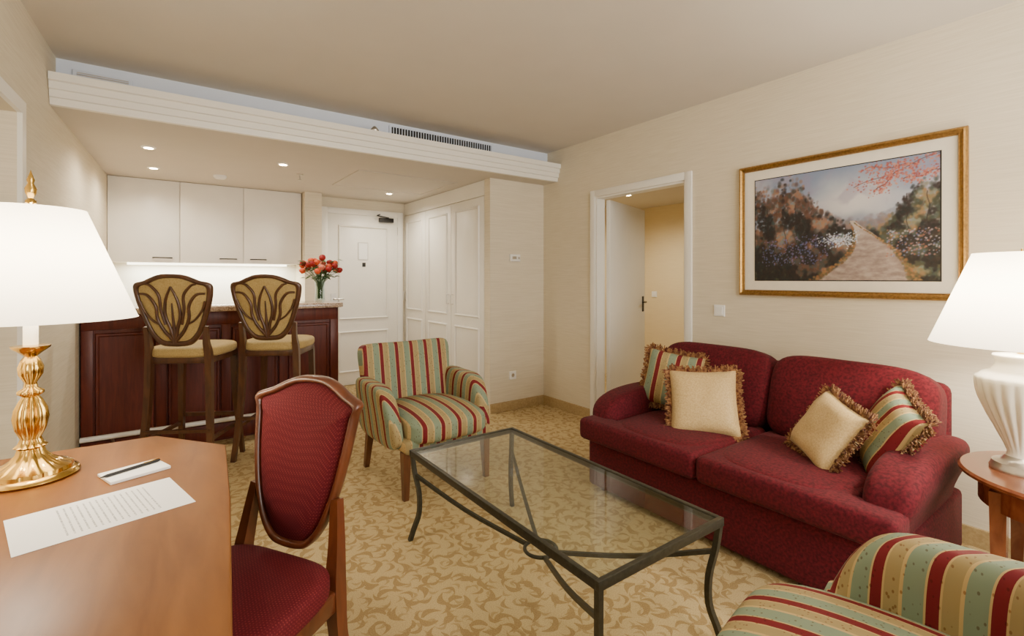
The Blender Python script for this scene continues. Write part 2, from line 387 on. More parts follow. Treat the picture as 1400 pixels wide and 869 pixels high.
for i in range(4): box('fin_%d'%i,(-0.42,3.806,2.468+i*0.012),(-0.18,3.813,2.472+i*0.012),M['whitecool'],gv)
lathe('sprinkler_head',[(0.0,0),(0.03,0.0),(0.034,0.012),(0.02,0.03),(0.012,0.04),(0.0,0.045)],M['steel'],None,(1.32,3.66,2.4315),20)
sc=E('smoke_detector',(0.424,5.294,DC)); lathe('body',[(0,-0.03),(0.04,-0.03),(0.055,-0.015),(0.055,0)],M['plast'],sc)
sp=E('ceiling_sprinkler',(1.02,4.80,DC)); lathe('head',[(0,-0.055),(0.018,-0.055),(0.018,-0.05),(0.006,-0.045),(0.006,-0.012),(0.03,-0.008),(0.03,0)],M['steel'],sp,n=16)
rrings('ceiling_hatch',(1.9,4.7,DC-0.001),(1,0,0),(0,-1,0),1.0,0.85,[(0,0),(0,0.006),(0.02,0.006),(0.022,0.0005)],M['ceil'])
def downlight(x,y,z=DC,e=9,name='downlight'):
    p=E(name,(x,y,z)); lathe('ring',[(0.028,-0.001),(0.030,-0.008),(0.045,-0.006),(0.048,0)],M['plast'],p,n=24)
    lathe('bulb',[(0,-0.009),(0.029,-0.009)],M['bulb'],p,n=20)
    point('spot',(0,0,-0.02),e,(1,0.89,0.72),0.03,p,165)
for x,y,e in[(-0.096,4.448,34),(-0.078,5.247,40),(0.812,4.441,42),(2.07,5.27,50)]: downlight(x,y,e=e)
downlight(4.35,3.75,e=80); downlight(4.5,2.2,e=45)
# ---------------- closet ----------------
cl=E('closet')
box('carcass',(2.556,4.0,0),(3.28,5.92,DC-0.01),M['white'],cl)
box('top_panel',(2.536,3.995,2.11),(2.556,5.925,DC-0.004),M['white'],cl)
ys=[3.995,4.662,5.30,5.925]
for i in range(3):
    a,b=ys[i]+0.004,ys[i+1]-0.004
    box('door_panel_%d'%i,(2.534,a,0.05),(2.556,b,2.10),M['white'],cl,0.002)
    for z0,z1 in((0.14,0.80),(0.90,2.02)):
        rrings('moulding',(2.534,(a+b)/2,(z0+z1)/2),(0,-1,0),(0,0,1),b-a-0.16,z1-z0,MOULD,M['white'],cl,False)
    kx=b-0.04 if i==0 else (a+0.04 if i==1 else b-0.04)
    sweep('handle_%d'%i,[(2.534,kx,1.12),(2.50,kx,1.12),(2.50,kx,1.02),(2.534,kx,1.02)],0.005,M['steel'],cl,res=1,sides=8)
box('plinth',(2.545,3.995,0),(2.556,5.925,0.05),M['white'],cl)
# ---------------- entry door ----------------
d3=E('door_3')
box('leaf',(1.56,5.905,0.01),(2.43,5.93,2.07),M['white'],d3,0.003)
for z0,z1 in((0.16,0.66),(0.80,1.94)): rrings('moulding',(1.995,5.905,(z0+z1)/2),(1,0,0),(0,0,1),0.62,z1-z0,[(a,b*1.5) for a,b in MOULD],M['white'],d3,False)
box('lock',(1.60,5.895,0.98),(1.66,5.905,1.12),M['steel'],d3); sweep('lever',[(1.63,5.895,1.05),(1.63,5.86,1.05),(1.74,5.86,1.05)],0.009,M['steel'],d3,res=1)
box('peephole',(1.975,5.898,1.44),(2.015,5.905,1.49),M['black'],d3)
box('closer',(2.18,5.85,2.0),(2.36,5.905,2.055),M['dark'],d3,0.005); sweep('closer_arm',[(2.3,5.87,2.06),(2.12,5.80,2.07),(2.2,5.90,2.10)],0.007,M['dark'],d3,res=1,sides=6)
box('notice_backing',(1.922,5.902,1.522),(2.048,5.905,1.738),M['steel'],d3); box('notice',(1.93,5.900,1.53),(2.04,5.902,1.73),M['pad'],d3)
for i,z in enumerate((0.35,1.85)): lathe('hinge_%d'%i,[(0.008,0),(0.008,0.1)],M['dark'],d3,(2.437,5.90,z),12)
f3=E('trim_3')
for a,b,z0,z1 in[(1.49,1.56,0,2.14),(2.43,2.50,0,2.14),(1.56,2.43,2.07,2.14)]: box('casing',(a,5.89,z0),(b,5.93,z1),M['white'],f3,0.005)
# ---------------- kitchen ----------------
uc=E('kitchen_wall_cabinet')
box('carcass',(-0.435,5.87,1.455),(1.262,6.195,DC-0.002),M['cab'],uc)
xs=[-0.435,0.124,0.683,1.262]
for i in range(3):
    box('door_%d'%i,(xs[i]+0.003,5.85,1.455),(xs[i+1]-0.003,5.87,DC-0.004),M['cab'],uc,0.003)
    hx=(xs[i+1]-0.14) if i<2 else xs[i]+0.14
    sweep('handle_%d'%i,[(hx-0.07,5.85,1.50),(hx-0.065,5.825,1.50),(hx+0.065,5.825,1.50),(hx+0.07,5.85,1.50)],0.006,M['dark'],uc,res=2,sides=8)
box('light_strip',(-0.3,6.08,1.435),(1.15,6.13,1.455),M['strip'],uc)
area('under_light',(0.42,6.05,1.43),(0,0,0),1.4,0.1,22,(1,0.97,0.82),uc)
kb=E('kitchen_base_cabinet')
box('carcass',(-0.40,5.62,0.0),(1.262,6.18,0.86),M['cab'],kb); box('worktop',(-0.40,5.59,0.86),(1.266,6.18,0.90),M['granite'],kb,0.004)
# ---------------- bar ----------------
ba=E('bar_counter')
box('body',(-0.478,4.52,0.0),(1.27,4.95,1.035),M['mahog'],ba)
rx=1.33; r=0.12
pts=[(-0.475,4.40)]+[(rx-r+r*math.cos(t),4.40+r+r*math.sin(t)) for t in [math.radians(-90+15*k) for k in range(7)]]+[(rx-r+r*math.cos(t),5.02-r+r*math.sin(t)) for t in [math.radians(15*k) for k in range(7)]]+[(-0.46,5.02)]
prism('granite_top',pts,1.04,1.08,M['granite'],ba,0.006,2)
box('top_rail',(-0.478,4.50,0.93),(1.28,4.52,1.035),M['mahog'],ba,0.004)
box('bottom_rail',(-0.478,4.50,0.02),(1.28,4.52,0.14),M['mahog'],ba,0.004)
for i in range(5):
    x=-0.475+i*0.4225
    box('pilaster_%d'%i,(x,4.498,0.14),(x+0.065,4.52,0.93),M['mahog'],ba,0.003)
for i in range(4):
    x=-0.475+0.065+i*0.4225+0.179
    rrings('panel_%d'%i,(x,4.512,0.535),(1,0,0),(0,0,1),0.34,0.74,[(0,0),(0.006,0.012),(0.018,0.012),(0.026,0.003)],M['mahog'],ba)
box('end_stile_a',(1.27,4.50,0.02),(1.285,4.58,1.035),M['mahog'],ba); box('end_stile_b',(1.27,4.87,0.02),(1.285,4.95,1.035),M['mahog'],ba)
sweep('foot_rail',[(-0.47,4.40,0.19),(0.5,4.40,0.19),(1.25,4.40,0.19)],0.018,M['plast'],ba,res=1,sides=12)
for x in(-0.3,0.5,1.2): sweep('rail_bracket',[(x,4.40,0.19),(x,4.5,0.12)],0.01,M['steel'],ba,res=1,sides=8)
# ---------------- bar stools ----------------
def stool(loc,rz):
    s=E('bar_stool',loc,rz); W=M['stoolw']; F=M['stoolfab']
    f=lambda x,y,z:(x,y-0.215-(z-0.85)*0.16+0.35*x*x,z)
    half=[(0.05,0.855),(0.10,0.87),(0.145,0.92),(0.178,0.99),(0.205,1.07),(0.226,1.14),(0.238,1.20),(0.24,1.245),(0.222,1.27),(0.17,1.282),(0.12,1.305),(0.055,1.325)]
    out=[(x,z) for x,z in half]+[(-x,z) for x,z in half[::-1]]
    out=[(p[0],p[1]) for p in catmull(out,3,True)]
    cz=1.12
    inn=[(x*0.86,cz+(z-cz)*0.87) for x,z in out]
    ringprism('back_frame',out,inn,-0.014,0.014,W,s,f)
    pufflet('back_pad_rear',inn,-0.002,-0.010,F,s,f); pufflet('back_pad_front',inn,0.002,0.010,F,s,f)
    for sd,yy in(('rear',-0.014),('front',0.014)):
        cv=[[(0,0.88),(-0.02,0.97),(-0.045,1.06),(-0.035,1.16),(0,1.245)],
            [(0,0.88),(0.02,0.97),(0.045,1.06),(0.035,1.16),(0,1.245)],
            [(0,0.88),(0,1.0),(0,1.14)]]
        rr=[[0.015,0.011,0.010,0.009,0.006]]*2+[[0.013,0.009,0.004]]
        for q in(-1,1):
            cv+=[[(q*0.01,0.90),(q*0.06,0.96),(q*0.095,1.04),(q*0.10,1.12),(q*0.145,1.19),(q*0.20,1.20)],
                 [(q*0.05,1.0),(q*0.07,1.10),(q*0.075,1.19),(q*0.12,1.25),(q*0.15,1.26)],
                 [(q*0.085,1.00),(q*0.13,1.03),(q*0.175,1.09),(q*0.195,1.15)]]
            rr+=[[0.013,0.011,0.010,0.010,0.009,0.007],[0.008,0.009,0.009,0.008,0.005],[0.006,0.007,0.007,0.006]]
        for i,cc in enumerate(cv):
            sweep('splat_%s_%d'%(sd,i),[f(x,yy,z) for x,z in cc],0.009,W,s,8,res=5,rad=rr[i])
    puff('seat_pad',(0,0.0,0.81),(0.225,0.215,0.045),F,s,4,10)
    box('seat_rail',(-0.20,-0.19,0.735),(0.20,0.19,0.785),W,s,0.008)
    for q,nm in((-1,'l'),(1,'r')):
        sweep('rear_leg_'+nm,[(q*0.225,-0.25,0),(q*0.195,-0.20,0.4),(q*0.185,-0.19,0.76),(q*0.178,-0.21,0.88),(q*0.185,-0.226,0.985)],0.02,W,s,4,res=4,rad=[0.016,0.02,0.022,0.018,0.013])
        sweep('front_leg_'+nm,[(q*0.215,0.23,0),(q*0.19,0.185,0.4),(q*0.18,0.17,0.75)],0.02,W,s,4,res=4,rad=[0.015,0.019,0.022])
        sweep('side_rung_'+nm,[(q*0.205,-0.225,0.24),(q*0.203,0.20,0.24)],0.012,W,s,4,res=1)
    sweep('front_rung',[(-0.20,0.205,0.30),(0.20,0.205,0.30)],0.014,W,s,4,res=1); sweep('rear_rung',[(-0.205,-0.225,0.30),(0.205,-0.225,0.30)],0.012,W,s,4,res=1)
stool((0.175,4.03,0),-30); stool((0.715,4.03,0),-30)
# ---------------- vase & flowers ----------------
vz=E('glass_vase',(1.18,4.72,1.08))
lathe('body',[(0.0,0.003),(0.042,0.003),(0.045,0.02),(0.040,0.10),(0.045,0.18),(0.062,0.24),(0.059,0.24),(0.042,0.18),(0.037,0.10),(0.041,0.02),(0,0.015)],M['vglass'],vz,n=24)
bq=E('rose_bouquet',(1.18,4.72,1.10))
MR=[plain('rose_red',c(150,14,16),0.6,scale=60,var=0.2),plain('rose_orange',c(214,80,34),0.6,scale=60,var=0.2),plain('rose_pink',c(230,124,96),0.6,scale=60,var=0.2)]
MG=plain('leaf_green',c(48,84,32),0.6,scale=40,var=0.3)
for i in range(30):
    a=i*2.4; rr=0.026*math.sqrt(i)+0.02; top=0.42-rr*0.9+random.uniform(-0.03,0.03); x,y=rr*1.15*math.cos(a),rr*1.15*math.sin(a)
    sweep('stem_%d'%i,[(x*0.12,y*0.12,0.01),(x*0.2,y*0.2,0.16),(x,y,top)],0.0025,MG,bq,5,res=3)
    vs=[];fs=[];m=10
    pr=[(0.0,-0.02),(0.016,-0.016),(0.026,0.0),(0.027,0.014),(0.020,0.024),(0.017,0.018),(0.014,0.026),(0.009,0.022),(0.006,0.028),(0,0.026)]
    for j,(q,z) in enumerate(pr):
        for k in range(m):
            t=2*math.pi*k/m+j*0.35; w=q*(1+0.14*math.sin(t*5+j*2)); vs.append((x+w*math.cos(t),y+w*math.sin(t),top+z+0.003*math.sin(3*t+j)))
    for j in range(len(pr)-1):
        for k in range(m): fs.append((j*m+k,j*m+(k+1)%m,(j+1)*m+(k+1)%m,(j+1)*m+k))
    add('rose_%d'%i,vs,fs,MR[(0,1,0,2,1,0)[i%6]],bq,True,70)
for i in range(80):
    a=random.uniform(0,6.28); rr=random.uniform(0.03,0.18); z=random.uniform(0.19,0.38); L=0.07
    p=Vector((rr*math.cos(a),rr*math.sin(a),z)); d=Vector((math.cos(a),math.sin(a),random.uniform(-0.4,0.6))).normalized(); s=d.cross(Vector((0,0,1))).normalized()*0.02
    vs=[p-d*L/2,p+s-d*0.01,p+d*L/2-Vector((0,0,0.01)),p-s-d*0.01,p+Vector((0,0,0.006))]
    add('leaf_%d'%i,vs,[(0,1,4),(1,2,4),(2,3,4),(3,0,4)],MG,bq)
# ---------------- switches ----------------
def plate(name,o,U,w=0.08,h=0.08,rock=True):
    p=E(name,o); V=(0,0,1); rrings('plate',(0,0,0),U,V,w,h,[(0,0),(0.0,0.008),(0.003,0.010)],M['plast'],p)
    if rock: rrings('rocker',(0,0,0),U,V,w*0.7,h*0.7,[(0,0.010),(0.001,0.014)],M['plast'],p)
    else:
        N=Vector(U).cross(Vector(V)); l=lathe('socket',[(0.018,0),(0.018,0.002),(0.014,0.001),(0,0.001)],M['steel'],p,n=20); l.location=N*0.010; l.rotation_euler=N.to_track_quat('Z','Y').to_euler()
    return p
plate('light_switch',(3.2,1.927,1.07),(0,-1,0))
plate('light_switch',(5.4,4.20,1.08),(0,-1,0))
plate('wall_outlet',(2.80,3.89,0.34),(1,0,0),rock=False)
plate('wall_outlet',(-0.35,6.2,1.18),(1,0,0),rock=False)
th=E('thermostat',(2.82,3.89,1.50)); box('body',(-0.06,-0.028,-0.035),(0.06,0,0.035),M['plast'],th,0.004); box('dial',(0.03,-0.034,-0.012),(0.05,-0.028,0.012),M['steel'],th,0.002); box('display',(-0.04,-0.030,-0.012),(0.01,-0.028,0.015),M['steel'],th)
# ---------------- painting ----------------
pa=E('framed_painting',(3.2,1.194,1.615))
U=(0,-1,0);V=(0,0,1)
rrings('frame',(0,0,0),U,V,1.155,0.858,[(0,0),(0,0.022),(0.006,0.032),(0.014,0.034),(0.022,0.026),(0.030,0.022),(0.034,0.026),(0.037,0.016)],M['gold'],pa,False)
rrings('mat_board',(0,0,0),U,V,1.09,0.79,[(0,0.008),(0.001,0.010)],M['mat'],pa)
rrings('inner_fillet',(0.0,0.0,0),U,V,0.954,0.666,[(0,0.010),(0.002,0.013),(0.006,0.013)],M['dark'],pa,False)
NX,NY=340,236; PW,PH=0.944,0.656
def fb(x,y,s,o=4,seed=0):
    return noise.fractal(Vector((x*s,y*s,seed)),0.9,2.1,o)
def mixc(a,b,t): t=max(0,min(1,t)); return tuple(a[i]*(1-t)+b[i]*t for i in range(3))
def S(a,b,x): t=max(0,min(1,(x-a)/(b-a))); return t*t*(3-2*t)
rnd=random.Random(3)
base=[[None]*(NX+1) for _ in range(NY+1)]
for j in range(NY+1):
    for i in range(NX+1):
        s,t=i/NX,j/NY; x=s*1.44; n1=fb(x,t,2.6,4,1)
        col=mixc((134,148,176),(180,182,196),S(-0.35,0.4,n1)); col=mixc(col,(222,220,216),S(0.34,0.0,math.hypot(s-0.60,(t-0.68)*1.1)+n1*0.08))
        col=mixc(col,(152,142,168),S(0.05,0.5,fb(x,t,4.5,3,71))*0.45)
        col=mixc(col,(132,140,156),S(0.62,0.52,t+0.03*fb(x,0,5,3,3))*0.7)
        col=mixc(col,(76,74,56),S(0.50,0.40,t+0.03*n1))
        base[j][i]=col
def dab(s,t,r,col,al=0.8,asp=1.0):
    ci,cj=s*NX,t*NY; R=r*NX; 
    for j in range(max(0,int(cj-R*asp-1)),min(NY,int(cj+R*asp+1))+1):
        for i in range(max(0,int(ci-R-1)),min(NX,int(ci+R+1))+1):
            d=math.hypot((i-ci)/R,(j-cj)/(R*asp))
            if d<1: base[j][i]=mixc(base[j][i],col,al*(1-d*d))
def pick(pal): 
    a,b=rnd.choice(pal),rnd.choice(pal); return mixc(a,b,rnd.random())
far=[(136,108,108),(118,112,124),(146,114,98),(104,114,128)]
leftdark=[(32,30,32),(44,38,36),(38,48,48),(52,40,38)]
leftmid=[(84,58,46),(100,70,54),(70,70,66),(58,78,80),(94,76,74),(112,72,58)]
lefthi=[(150,100,74),(142,110,94),(108,128,134),(160,122,94)]
rightmid=[(66,68,54),(84,78,58),(76,90,86),(56,64,60)]
righthi=[(132,114,76),(150,112,74),(118,132,124)]
for k in range(700):
    s=rnd.uniform(0.25,1.0); h=0.46+0.26*abs(s-0.60)*1.6; t=rnd.uniform(0.42,h+0.08*rnd.random()); dab(s,t,rnd.uniform(0.008,0.022),pick(far),0.35)
def ltop(s): return 0.93-0.10*s-0.05*math.sin(s*19)-S(0.24,0.62,s)*0.42
def rtop(s): return 0.42+S(0.66,0.98,s)*0.38+0.03*math.sin(s*31)
for k in range(3800):
    s=rnd.uniform(0,0.62)*rnd.uniform(0.3,1)**0.3; t=rnd.random()**1.05*ltop(s)*rnd.uniform(0.85,1.06)
    edge=t/ltop(s)
    if edge>0.9 and rnd.random()<0.5: col=pick(far+lefthi); al=0.45
    else:
        g=fb(s*1.44,t,6,3,51)+0.35*(edge-0.5); col=pick(leftdark if g<0.0 else (leftmid if g<0.36 else lefthi)); al=0.75
    dab(s,t,rnd.uniform(0.006,0.018),col,al,rnd.uniform(0.8,1.6))
for k in range(2400):
    s=rnd.uniform(0.66,1.0); t=rnd.random()*rtop(s)*rnd.uniform(0.85,1.08); g=fb(s*1.44,t,7,3,53)+0.3*(t/rtop(s)-0.5)
    dab(s,t,rnd.uniform(0.006,0.016),pick(leftdark if g<-0.05 else (rightmid if g<0.3 else righthi)),0.7,rnd.uniform(0.8,1.5))
for s0 in (0.09,0.20,0.27,0.86,0.95):
    for q in range(60): dab(s0+0.006*math.sin(q*0.2),0.35+q*0.006,0.004,(46,38,38),0.6)
for j in range(NY+1):
    t=j/NY; u=t/0.52
    if u>=1: break
    cxp=0.60+0.075*math.sin(u*3.3)+0.03*(1-u); w=0.24*(1-u)**1.35+0.012
    for i in range(NX+1):
        s=i/NX; x=s*1.44; e=abs(s-cxp)/w+fb(x,t,16,3,5)*0.10
        if e<1.05:
            pc=mixc((138,120,114),(180,164,152),0.5+0.8*fb(x,t*2.2,12,4,9)); pc=mixc(pc,(206,194,180),S(0.55,1.0,u)*0.7)
            base[j][i]=mixc(base[j][i],pc,S(1.05,0.85,e))
for k in range(420):
    u=rnd.random(); t=u*0.5; cxp=0.60+0.075*math.sin(u*3.3)+0.03*(1-u); w=0.24*(1-u)**1.35+0.012; q=rnd.choice((-1,1))
    dab(cxp+q*w*rnd.uniform(0.92,1.15),t,0.004+0.007*(1-u),pick([(156,104,64),(108,82,56),(78,86,58),(170,128,78)]),0.7)
for k in range(420):
    s=rnd.uniform(0.05,0.60); t=rnd.uniform(0.14,0.42)
    if t<0.42-0.1*abs(s-0.4) and s<0.60-0.24*(1-t/0.52)**1.35-0.03: dab(s,t,rnd.uniform(0.004,0.008),pick([(86,100,160),(112,118,172),(136,112,156)]),0.7)
for k in range(230):
    s=rnd.gauss(0.53,0.055); t=rnd.gauss(0.36,0.032)
    if s<0.63: dab(s,t,rnd.uniform(0.004,0.007),pick([(226,228,236),(180,196,222)]),0.85)
for k in range(200): dab(rnd.uniform(0.76,1.0),rnd.uniform(0.2,0.42),rnd.uniform(0.004,0.008),pick([(98,112,162),(170,104,84),(196,190,204)]),0.7)
for (s0,t0,s1,t1) in ((1.0,0.99,0.60,0.80),(0.9,0.93,0.66,0.95),(0.82,0.90,0.70,0.74),(1.0,0.86,0.84,0.82)):
    for q in range(120):
        w=q/119; dab(s0+(s1-s0)*w,t0+(t1-t0)*w+0.012*math.sin(w*9),0.0035,(88,60,58),0.7)
    for q in range(170):
        w=rnd.random(); dab(s0+(s1-s0)*w+rnd.gauss(0,0.025),t0+(t1-t0)*w+rnd.gauss(0,0.028),rnd.uniform(0.004,0.008),pick([(176,84,76),(204,124,104),(150,66,62),(208,146,120)]),0.8)
vs=[];fs=[];cols=[]
for j in range(NY+1):
    for i in range(NX+1):
        vs.append((-0.0125,-(i/NX-0.5)*PW,(j/NY-0.5)*PH)); cols.append(c(*[max(0,min(255,v*0.90)) for v in base[j][i]]))
for j in range(NY):
    for i in range(NX): a=j*(NX+1)+i; fs.append((a,a+1,a+NX+2,a+NX+1))
t=NT('landscape_paint'); at=t.node('ShaderNodeVertexColor'); at.layer_name='paint'; t.link(at.outputs[0],t.b.inputs['Base Color']); t.b.inputs['Roughness'].default_value=0.35; t.b.inputs['Specular IOR Level'].default_value=0.3
me=bpy.data.meshes.new('canvas'); me.from_pydata(vs,[],fs); ca=me.color_attributes.new('paint','FLOAT_COLOR','POINT')
for i,q in enumerate(cols): ca.data[i].color=q
me.materials.append(t.m); cvs=bpy.data.objects.new('canvas',me); C.objects.link(cvs); cvs.parent=pa
# ---------------- sofa ----------------
so=E('sofa',(2.6,1.385,0),-90); F=M['sofa']
box('base',(-0.775,-0.47,0.03),(0.775,0.46,0.31),F,so,0.025,3)
for q,nm in((-1,'l'),(1,'r')):
    T=[(0.003,-0.53),(0.80,-0.53),(0.80,-0.37),(0.63,-0.37),(0.63,0.20),(0.003,0.20)]
    T=[(q*x,y) for x,y in T]
    if q<0: T=T[::-1]
    prism('seat_cushion_'+nm,T,0.315,0.445,F,so,0.032,4)
    puff('seat_crown_'+nm,(q*0.32,-0.16,0.43),(0.30,0.33,0.035),F,so,3,10)
    def dfb(p,q=q):
        o=p.x*q
        if p.z>0: p.z*=1-0.10*max(0,o)**4-0.05*max(0,-o)**6
        p.y*=1-0.25*max(0,p.z); return p
    R=Matrix.Rotation(math.radians(-14),3,'X')
    puff('back_cushion_'+nm,(q*0.372,0.27,0.635),(0.372,0.13,0.235),F,so,5.5,16,R,dfb)
    def dfa(p,q=q):
        tt=(p.z+1)/2; roll=S(0.45,0.95,tt)
        x=p.x*(0.62+0.45*roll)+q*0.35*roll
        fr=max(0,-p.y)
        z=p.z - 0.18*tt*fr**2
        return Vector((x,p.y,z))
    puff('arm_'+nm,(q*0.70,-0.0,0.31),(0.10,0.43,0.285),F,so,5,16,None,dfa)
box('back_frame',(-0.74,0.36,0.05),(0.74,0.48,0.80),F,so,0.05,4)
for i,(x,y) in enumerate(((-0.7,-0.4),(0.7,-0.4),(-0.7,0.4),(0.7,0.4))): lathe('foot_%d'%i,[(0.02,0),(0.025,0.035)],M['legw'],so,(x,y,0),12)
# ---------------- pillows ----------------
def pillow(cen,normal,roll,size,mat,th=0.07):
    N=Vector(normal).normalized(); up=Vector((0,0,1)); Y=(up-N*up.dot(N)).normalized(); X=Y.cross(N)
    R=Matrix((X,Y,N)).transposed(); R=R@Matrix.Rotation(math.radians(roll),3,'Z')
    p=E('throw_pillow',cen,mw=R)
    n=22;vs=[];fs=[];h=size/2
    def pos(a,b,sg):
        x=a*(1-0.07*(1-b*b)*abs(a)); y=b*(1-0.07*(1-a*a)*abs(b))
        z=th*((1-a**4)*(1-b**4))**0.55*(1+0.1*noise.noise(Vector((a*2,b*2,size*50+cen[1]*7))))
        return (x*h,y*h,sg*z)
    for sg in(1,-1):
        for j in range(n+1):
            for i in range(n+1): vs.append(pos(-1+2*i/n,-1+2*j/n,sg))
    o=(n+1)**2
    for k in(0,1):
        for j in range(n):
            for i in range(n): a=k*o+j*(n+1)+i; fs.append((a,a+1,a+n+2,a+n+1))
    add('cushion',vs,fs,mat,p,True,180)
    vs=[];fs=[];m=1200
    for q in range(m):
        u=4*q/m; sd=int(u); w=-1+2*(u-sd)
        a,b,dx,dy=[(w,-1,0,-1),(1,w,1,0),(-w,1,0,1),(-1,-w,-1,0)][sd]
        x,y,_=pos(a,b,1); L=random.uniform(0.016,0.030); jx,jy=random.uniform(-.012,.012),random.uniform(-.012,.012); z=random.uniform(-.02,.02)
        k=len(vs); tx,ty=-dy*0.0026,dx*0.0026
        ix,iy=x-dx*0.006,y-dy*0.006
        vs+=[(ix+tx,iy+ty,0.004),(ix-tx,iy-ty,0.004),(ix,iy,-0.004),
             (x+dx*L+jx+tx,y+dy*L+jy+ty,z+0.003),(x+dx*L+jx-tx,y+dy*L+jy-ty,z+0.003),(x+dx*L+jx,y+dy*L+jy,z-0.003)]
        fs+=[(k,k+1,k+4,k+3),(k+1,k+2,k+5,k+4),(k+2,k,k+3,k+5),(k+3,k+4,k+5)]
    add('fringe',vs,fs,M['fringe'],p,False)
pillow((2.66,1.93,0.645),(-0.9,-0.45,0.35),-8,0.36,M['sp'])
pillow((2.47,1.585,0.60),(-0.85,-0.5,0.45),4,0.37,M['goldfab'])
pillow((2.49,0.965,0.59),(-0.62,0.42,0.42),-13,0.32,M['goldfab'])
pillow((2.60,0.765,0.615),(-0.5,0.62,0.40),-18,0.36,M['sp'])
# ---------------- armchairs ----------------
def armchair(loc,rz):
    s=E('striped_armchair',loc,rz); X=M['sx'];Y=M['sy']
    box('apron',(-0.30,-0.32,0.27),(0.30,0.34,0.35),X,s,0.02,3)
    def ds(p):
        if p.z>0: p.z*=1.3-0.45*(p.x*p.x*0.6+p.y*p.y)
        return p
    puff('seat_cushion',(0,-0.05,0.395),(0.275,0.335,0.085),X,s,5,14,None,ds)
    def db(p):
        t=(p.z+1)/2; p.x*=0.90+0.12*t; p.y+=0.25*t*t; 
        if p.z>0: p.z+=0.03*abs(p.x)**2
        return p
    puff('backrest',(0,0.29,0.565),(0.335,0.06,0.285),X,s,10,18,Matrix.Rotation(math.radians(-8),3,'X'),db)
    for q,nm in((-1,'l'),(1,'r')):
        def da(p,q=q):
            t=(p.z+1)/2; p.x=p.x*(0.75+0.35*t)+q*0.45*t*t
            if p.z>0: p.z-=0.12*max(0,-p.y)**2.5; p.z+=0.14*max(0,p.y)**2
            if p.y<0: p.y+=0.44*t**1.3*(-p.y)
            return p
        puff('arm_'+nm,(q*0.312,0.030,0.455),(0.052,0.315,0.185),Y,s,4.5,16,None,da)
        sweep('front_leg_'+nm,[(q*0.28,-0.27,0.28),(q*0.285,-0.28,0)],0.024,M['legw'],s,4,res=1,rad=[0.027,0.017])
        sweep('rear_leg_'+nm,[(q*0.27,0.30,0.28),(q*0.275,0.36,0)],0.024,M['legw'],s,4,res=1,rad=[0.025,0.017])
armchair((1.42,2.95,0),2)
armchair((1.235,0.30,0),190)
# ---------------- coffee table ----------------
ct=E('coffee_table',(1.30,1.60,0)); I=M['iron']; a,b=0.315,0.645
for i,(lo,hi) in enumerate([((-a,-b,0.42),(a,-b+0.018,0.45)),((-a,b-0.018,0.42),(a,b,0.45)),((-a,-b+0.018,0.42),(-a+0.018,b-0.018,0.45)),((a-0.018,-b+0.018,0.42),(a,b-0.018,0.45))]): box('rail_%d'%i,lo,hi,I,ct,0.002)
box('glass_top',(-a+0.017,-b+0.017,0.438),(a-0.017,b-0.017,0.446),M['glass'],ct)
k=0
for sx in(-1,1):
    for sy in(-1,1):
        cx,cy=sx*(a-0.012),sy*(b-0.012); dx,dy=-sx*0.7,-sy*0.7
        off=[(0.425,0),(0.34,0.012),(0.24,0.035),(0.14,0.035),(0.06,0.008),(0.0,-0.012)]
        sweep('leg_%d'%k,[(cx+dx*o,cy+dy*o,z) for z,o in off],0.0105,I,ct,4,res=4)
        sweep('stretcher_%d'%k,[(cx+dx*0.012,cy+dy*0.012,0.33),(cx*0.55,cy*0.55,0.225),(sx*0.03,sy*0.062,0.152)],0.008,I,ct,4,res=4)
        k+=1
sweep('ring',[(0.068*math.cos(t*math.pi/6),0.068*math.sin(t*math.pi/6),0.15) for t in range(12)],0.008,I,ct,8,cyc=True,res=3)
# ---------------- desk ----------------
dk=E('writing_desk')
pts=[(-0.02,2.10),(0.165,1.855),(0.135,1.40),(0.085,0.855),(0.06,0.45),(-0.62,0.45),(-0.565,2.10)]
prism('top',pts,0.715,0.75,M['cherry'],dk,0.006,2)
def inset(p,cxy,k): return [(cxy[0]+(x-cxy[0])*k,cxy[1]+(y-cxy[1])*k) for x,y in p]
prism('under_moulding',inset(pts,(-0.25,1.28),0.96),0.69,0.715,M['cherry'],dk,0.004,2)
box('drawer_pedestal',(-0.58,0.52,0.0),(-0.27,2.0,0.69),M['cherry'],dk,0.004)
box('end_panel',(-0.27,1.93,0.0),(-0.06,1.96,0.69),M['cherry'],dk,0.003); box('end_panel_near',(-0.27,0.52,0.0),(0.0,0.55,0.69),M['cherry'],dk,0.003)
pp=E('letter_paper',(-0.117,1.49,0.7505),13.5)
add('sheet',[(-0.158,-0.11,0),(0.158,-0.11,0),(0.158,0.11,0),(-0.158,0.11,0),(-0.158,-0.11,0.0008),(0.158,-0.11,0.0008),(0.158,0.11,0.0008),(-0.158,0.11,0.0008)],[(0,1,2,3),(4,5,6,7),(0,1,5,4),(1,2,6,5),(2,3,7,6),(3,0,4,7)],M['paper'],pp,False)
npd=E('notepad',(-0.068,1.735,0.7502),20); box('pad',(-0.07,-0.05,0),(0.07,0.05,0.008),M['pad'],npd,0.001)
pn=E('pen',(-0.075,1.74,0.7625),28); sweep('barrel',[(-0.075,0,0),(-0.06,0,0),(0.065,0,0),(0.072,0,0)],0.004,M['black'],pn,10,res=1,rad=[0.001,0.004,0.0042,0.003]); box('clip',(0.03,-0.001,0.004),(0.07,0.001,0.006),M['brass'],pn)
